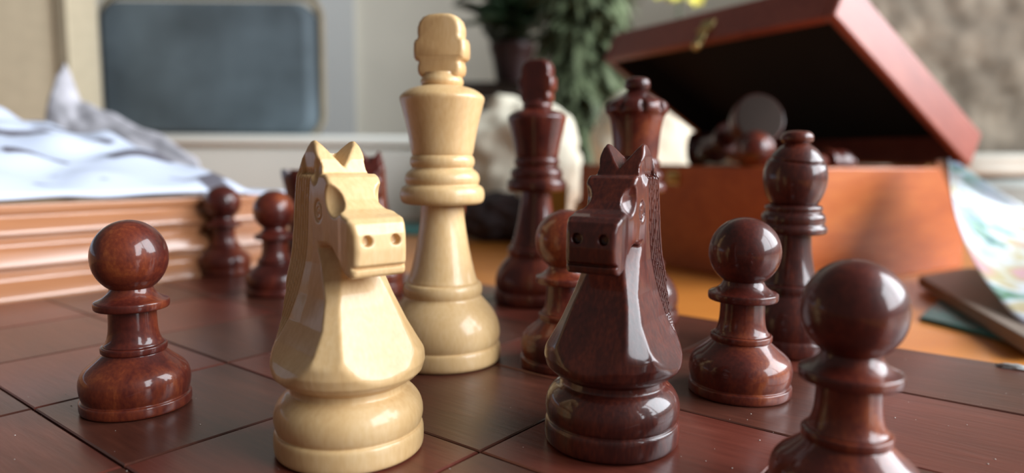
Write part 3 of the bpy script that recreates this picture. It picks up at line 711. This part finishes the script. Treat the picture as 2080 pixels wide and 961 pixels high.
# tall mottled foliage plant
def foliage_plant(name, x0, x1, ytop, Y, mat, label, n, Ls, potmat=M_STAND, seed=1, low=.10, dz=.05):
    l, r_ = at(x0, 300, Y), at(x1, 300, Y); top = at(x0, ytop, Y).z
    root = tag(empty(name, ((l.x+r_.x)/2, Y, TZ)), label, 'plant')
    link('pot', lathe('pot', [(30, 0), (32, 1), (38, 60), (41, 62), (41, 72), (38, 73), (36, 66), (.02, 66)], 32, 1), potmat, root, True, 40)
    rn = random.Random(seed); bm = bmesh.new(); hw = (r_.x-l.x)/2
    for k in range(n):
        a = rn.uniform(0, 6.28); rr_ = rn.uniform(.15, 1); zz = rn.uniform(low, top-TZ)
        L = rn.uniform(*Ls); dd = Vector((math.cos(a), math.sin(a), rn.uniform(-.6, .5)))
        leaf_bm(bm, Vector((hw*.75*rr_*math.cos(a), dz*rr_*math.sin(a), zz)), dd, L, L*.35, rn.uniform(.2, 1.0), 3)
    o = from_bm('foliage', bm, mat, root); o['kind'] = 'stuff'
    bm = bmesh.new()
    for k in range(7):
        a = k*.9; bmesh.ops.create_cone(bm, cap_ends=True, segments=6, radius1=.003, radius2=.0015, depth=top-TZ-.07, matrix=Matrix.Translation((hw*.3*math.cos(a), .02*math.sin(a), (top-TZ+.06)/2)))
    from_bm('stems', bm, mat, root); return root
foliage_plant('trailing_plant', 1105, 1262, -60, 1.16, M_LEAF2, 'tall mottled green trailing plant between dark king and open lid', 1500, (.025, .06), seed=3)
fp = at(1368, 0, 1.45)
fw = tag(empty('flowering_plant', (fp.x, 1.40, TZ)), 'yellow flowers just above the upper left edge of box lid', 'plant')
link('pot', lathe('pot', [(36, 0), (38, 1), (48, 90), (52, 92), (52, 104), (49, 105), (46, 96), (.02, 96)], 32, 1), M_TAUPE, fw, True, 40)
bm = bmesh.new(); rn = random.Random(9); fz = fp.z-TZ
for k in range(60):
    a = rn.uniform(0, 6.28); leaf_bm(bm, Vector((0, 0, rn.uniform(.1, fz*.75))), Vector((math.cos(a), math.sin(a), rn.uniform(.2, 1.5))), rn.uniform(.05, .09), .018, .4, 4)
o = from_bm('foliage', bm, M_LEAF2, fw); o['kind'] = 'stuff'
bm = bmesh.new(); bmesh.ops.create_cone(bm, cap_ends=True, segments=8, radius1=.004, radius2=.003, depth=fz-.09, matrix=Matrix.Translation((0, 0, (fz+.09)/2))); from_bm('stem', bm, M_LEAF2, fw)
for k in range(9):
    bm = bmesh.new(); cx_, cz_, cy_ = rn.uniform(-.05, .05), fz+rn.uniform(-.012, .05), rn.uniform(-.02, .02)
    for q in range(7):
        a = q*.9; leaf_bm(bm, Vector((cx_, cy_, cz_)), Vector((math.cos(a), -.5, math.sin(a))), .021, .013, .1, 3, Vector((.1, 1, 0)))
    from_bm('flower', bm, M_PETAL, fw)

# ------------------------------------------------------------------ right background
def throw(s, t):
    x = .50+.80*s; z = TZ+.008+.83*t
    y = 1.36+.05*t+.028*nz(x*9, z*9)+.014*nz(x*24, z*24, 2)+.006*nz(x*60, z*60, 7)
    return (x, y, z)
o = grid('wool_throw', 110, 100, throw, M_THROW, .012); tag(o, 'mottled taupe shaggy throw filling the upper right behind the lid', 'throw')
q0 = at(1985, 395, 1.22)
for zz, hh, mt, lb, xo in ((0, .052, M_FOLD2, 'grey folded linen at right under the pale one', 0), (.0525, .038, M_FOLD, 'pale folded linen on top at right, below the throw', -.02)):
    o = lumpy('folded_linen', (1.00+xo, 1.19, TZ+zz+hh/2+.0004), (.58, .24, hh), mt, .03, 2.0, 5, 9.0, None, zz*90)
    tag(o, lb, 'linen', 'folded linens')

# ------------------------------------------------------------------ papers at the right
def curl(s, t):
    # s runs down the near left edge, t across to the right; a magazine page that stands and curls over
    L = [at(1928, 322, .405), at(1932, 385, .390), at(1945, 450, .372), at(1972, 520, .345), at(2012, 585, .318), at(2062, 645, .284), at(2130, 700, .252)]
    Rr = [at(1945, 330, .420), at(2010, 375, .425), at(2090, 425, .430), at(2170, 470, .425), at(2260, 500, .40), at(2330, 520, .38), at(2400, 535, .36)]
    k = min(5, int(s*6)); f = s*6-k
    def cr(P):
        a, b, c, d = P[max(0, k-1)], P[k], P[k+1], P[min(6, k+2)]
        return .5*((2*b)+(c-a)*f+(2*a-5*b+4*c-d)*f*f+(3*b-a-3*c+d)*f**3)
    p, q = cr(L), cr(Rr); r = p.lerp(q, t); r.y += .018*math.sin(t*math.pi); r.z += .004*math.sin(t*math.pi)*s
    return r
o = grid('glossy_leaflet', 50, 24, curl, M_PAPER, .0003); tag(o, 'glossy printed leaflet curling down at the right edge', 'leaflet')
def slab(name, pts, z0, z1, mat, label, cat):
    bm = bmesh.new()
    a = [bm.verts.new((p[0], p[1], z0)) for p in pts]; b = [bm.verts.new((p[0], p[1], z1)) for p in pts]; n = len(pts)
    for k in range(n): bm.faces.new((a[k], a[(k+1) % n], b[(k+1) % n], b[k]))
    bm.faces.new(a[::-1]); bm.faces.new(b)
    return tag(bevel(from_bm(name, bm, mat), .0005, 2), label, cat)
def gz(x, y, z):
    d = ray(x, y); t = (z-EYE)/d.z; return (d.x*t, d.y*t)
zt = TZ+.0022
slab('teal_card', [gz(1868, 643, zt), gz(2062, 690, zt), gz(2230, 690, zt), gz(2200, 600, zt), gz(1925, 592, zt)], TZ+.0002, zt, M_TEAL, 'teal patterned card lying on the table beneath the taupe booklet', 'card')
zb_ = TZ+.0085
slab('taupe_booklet', [gz(1866, 560, zb_), gz(2090, 690, zb_), gz(2300, 690, zb_), gz(2150, 548, zb_), gz(1965, 543, zb_)], TZ+.0025, zb_, M_TAUPE, 'taupe covered booklet on the table at right below the leaflet', 'booklet')
cp = gz(2062, 747, .0003)
bm = bmesh.new(); bmesh.ops.create_icosphere(bm, subdivisions=3, radius=1)
for v in bm.verts: v.co = Vector((v.co.x*.0042, v.co.y*.0014, max(0, v.co.z*.0012)))*(1+.3*mnoise.noise(v.co*3))
o = from_bm('silver_chip', bm, M_CHIP); o.location = (cp[0], cp[1], 0.0001); o.rotation_euler = (0, 0, -.65)
tag(o, 'tiny silvery flake at the right edge of the board', 'flake')
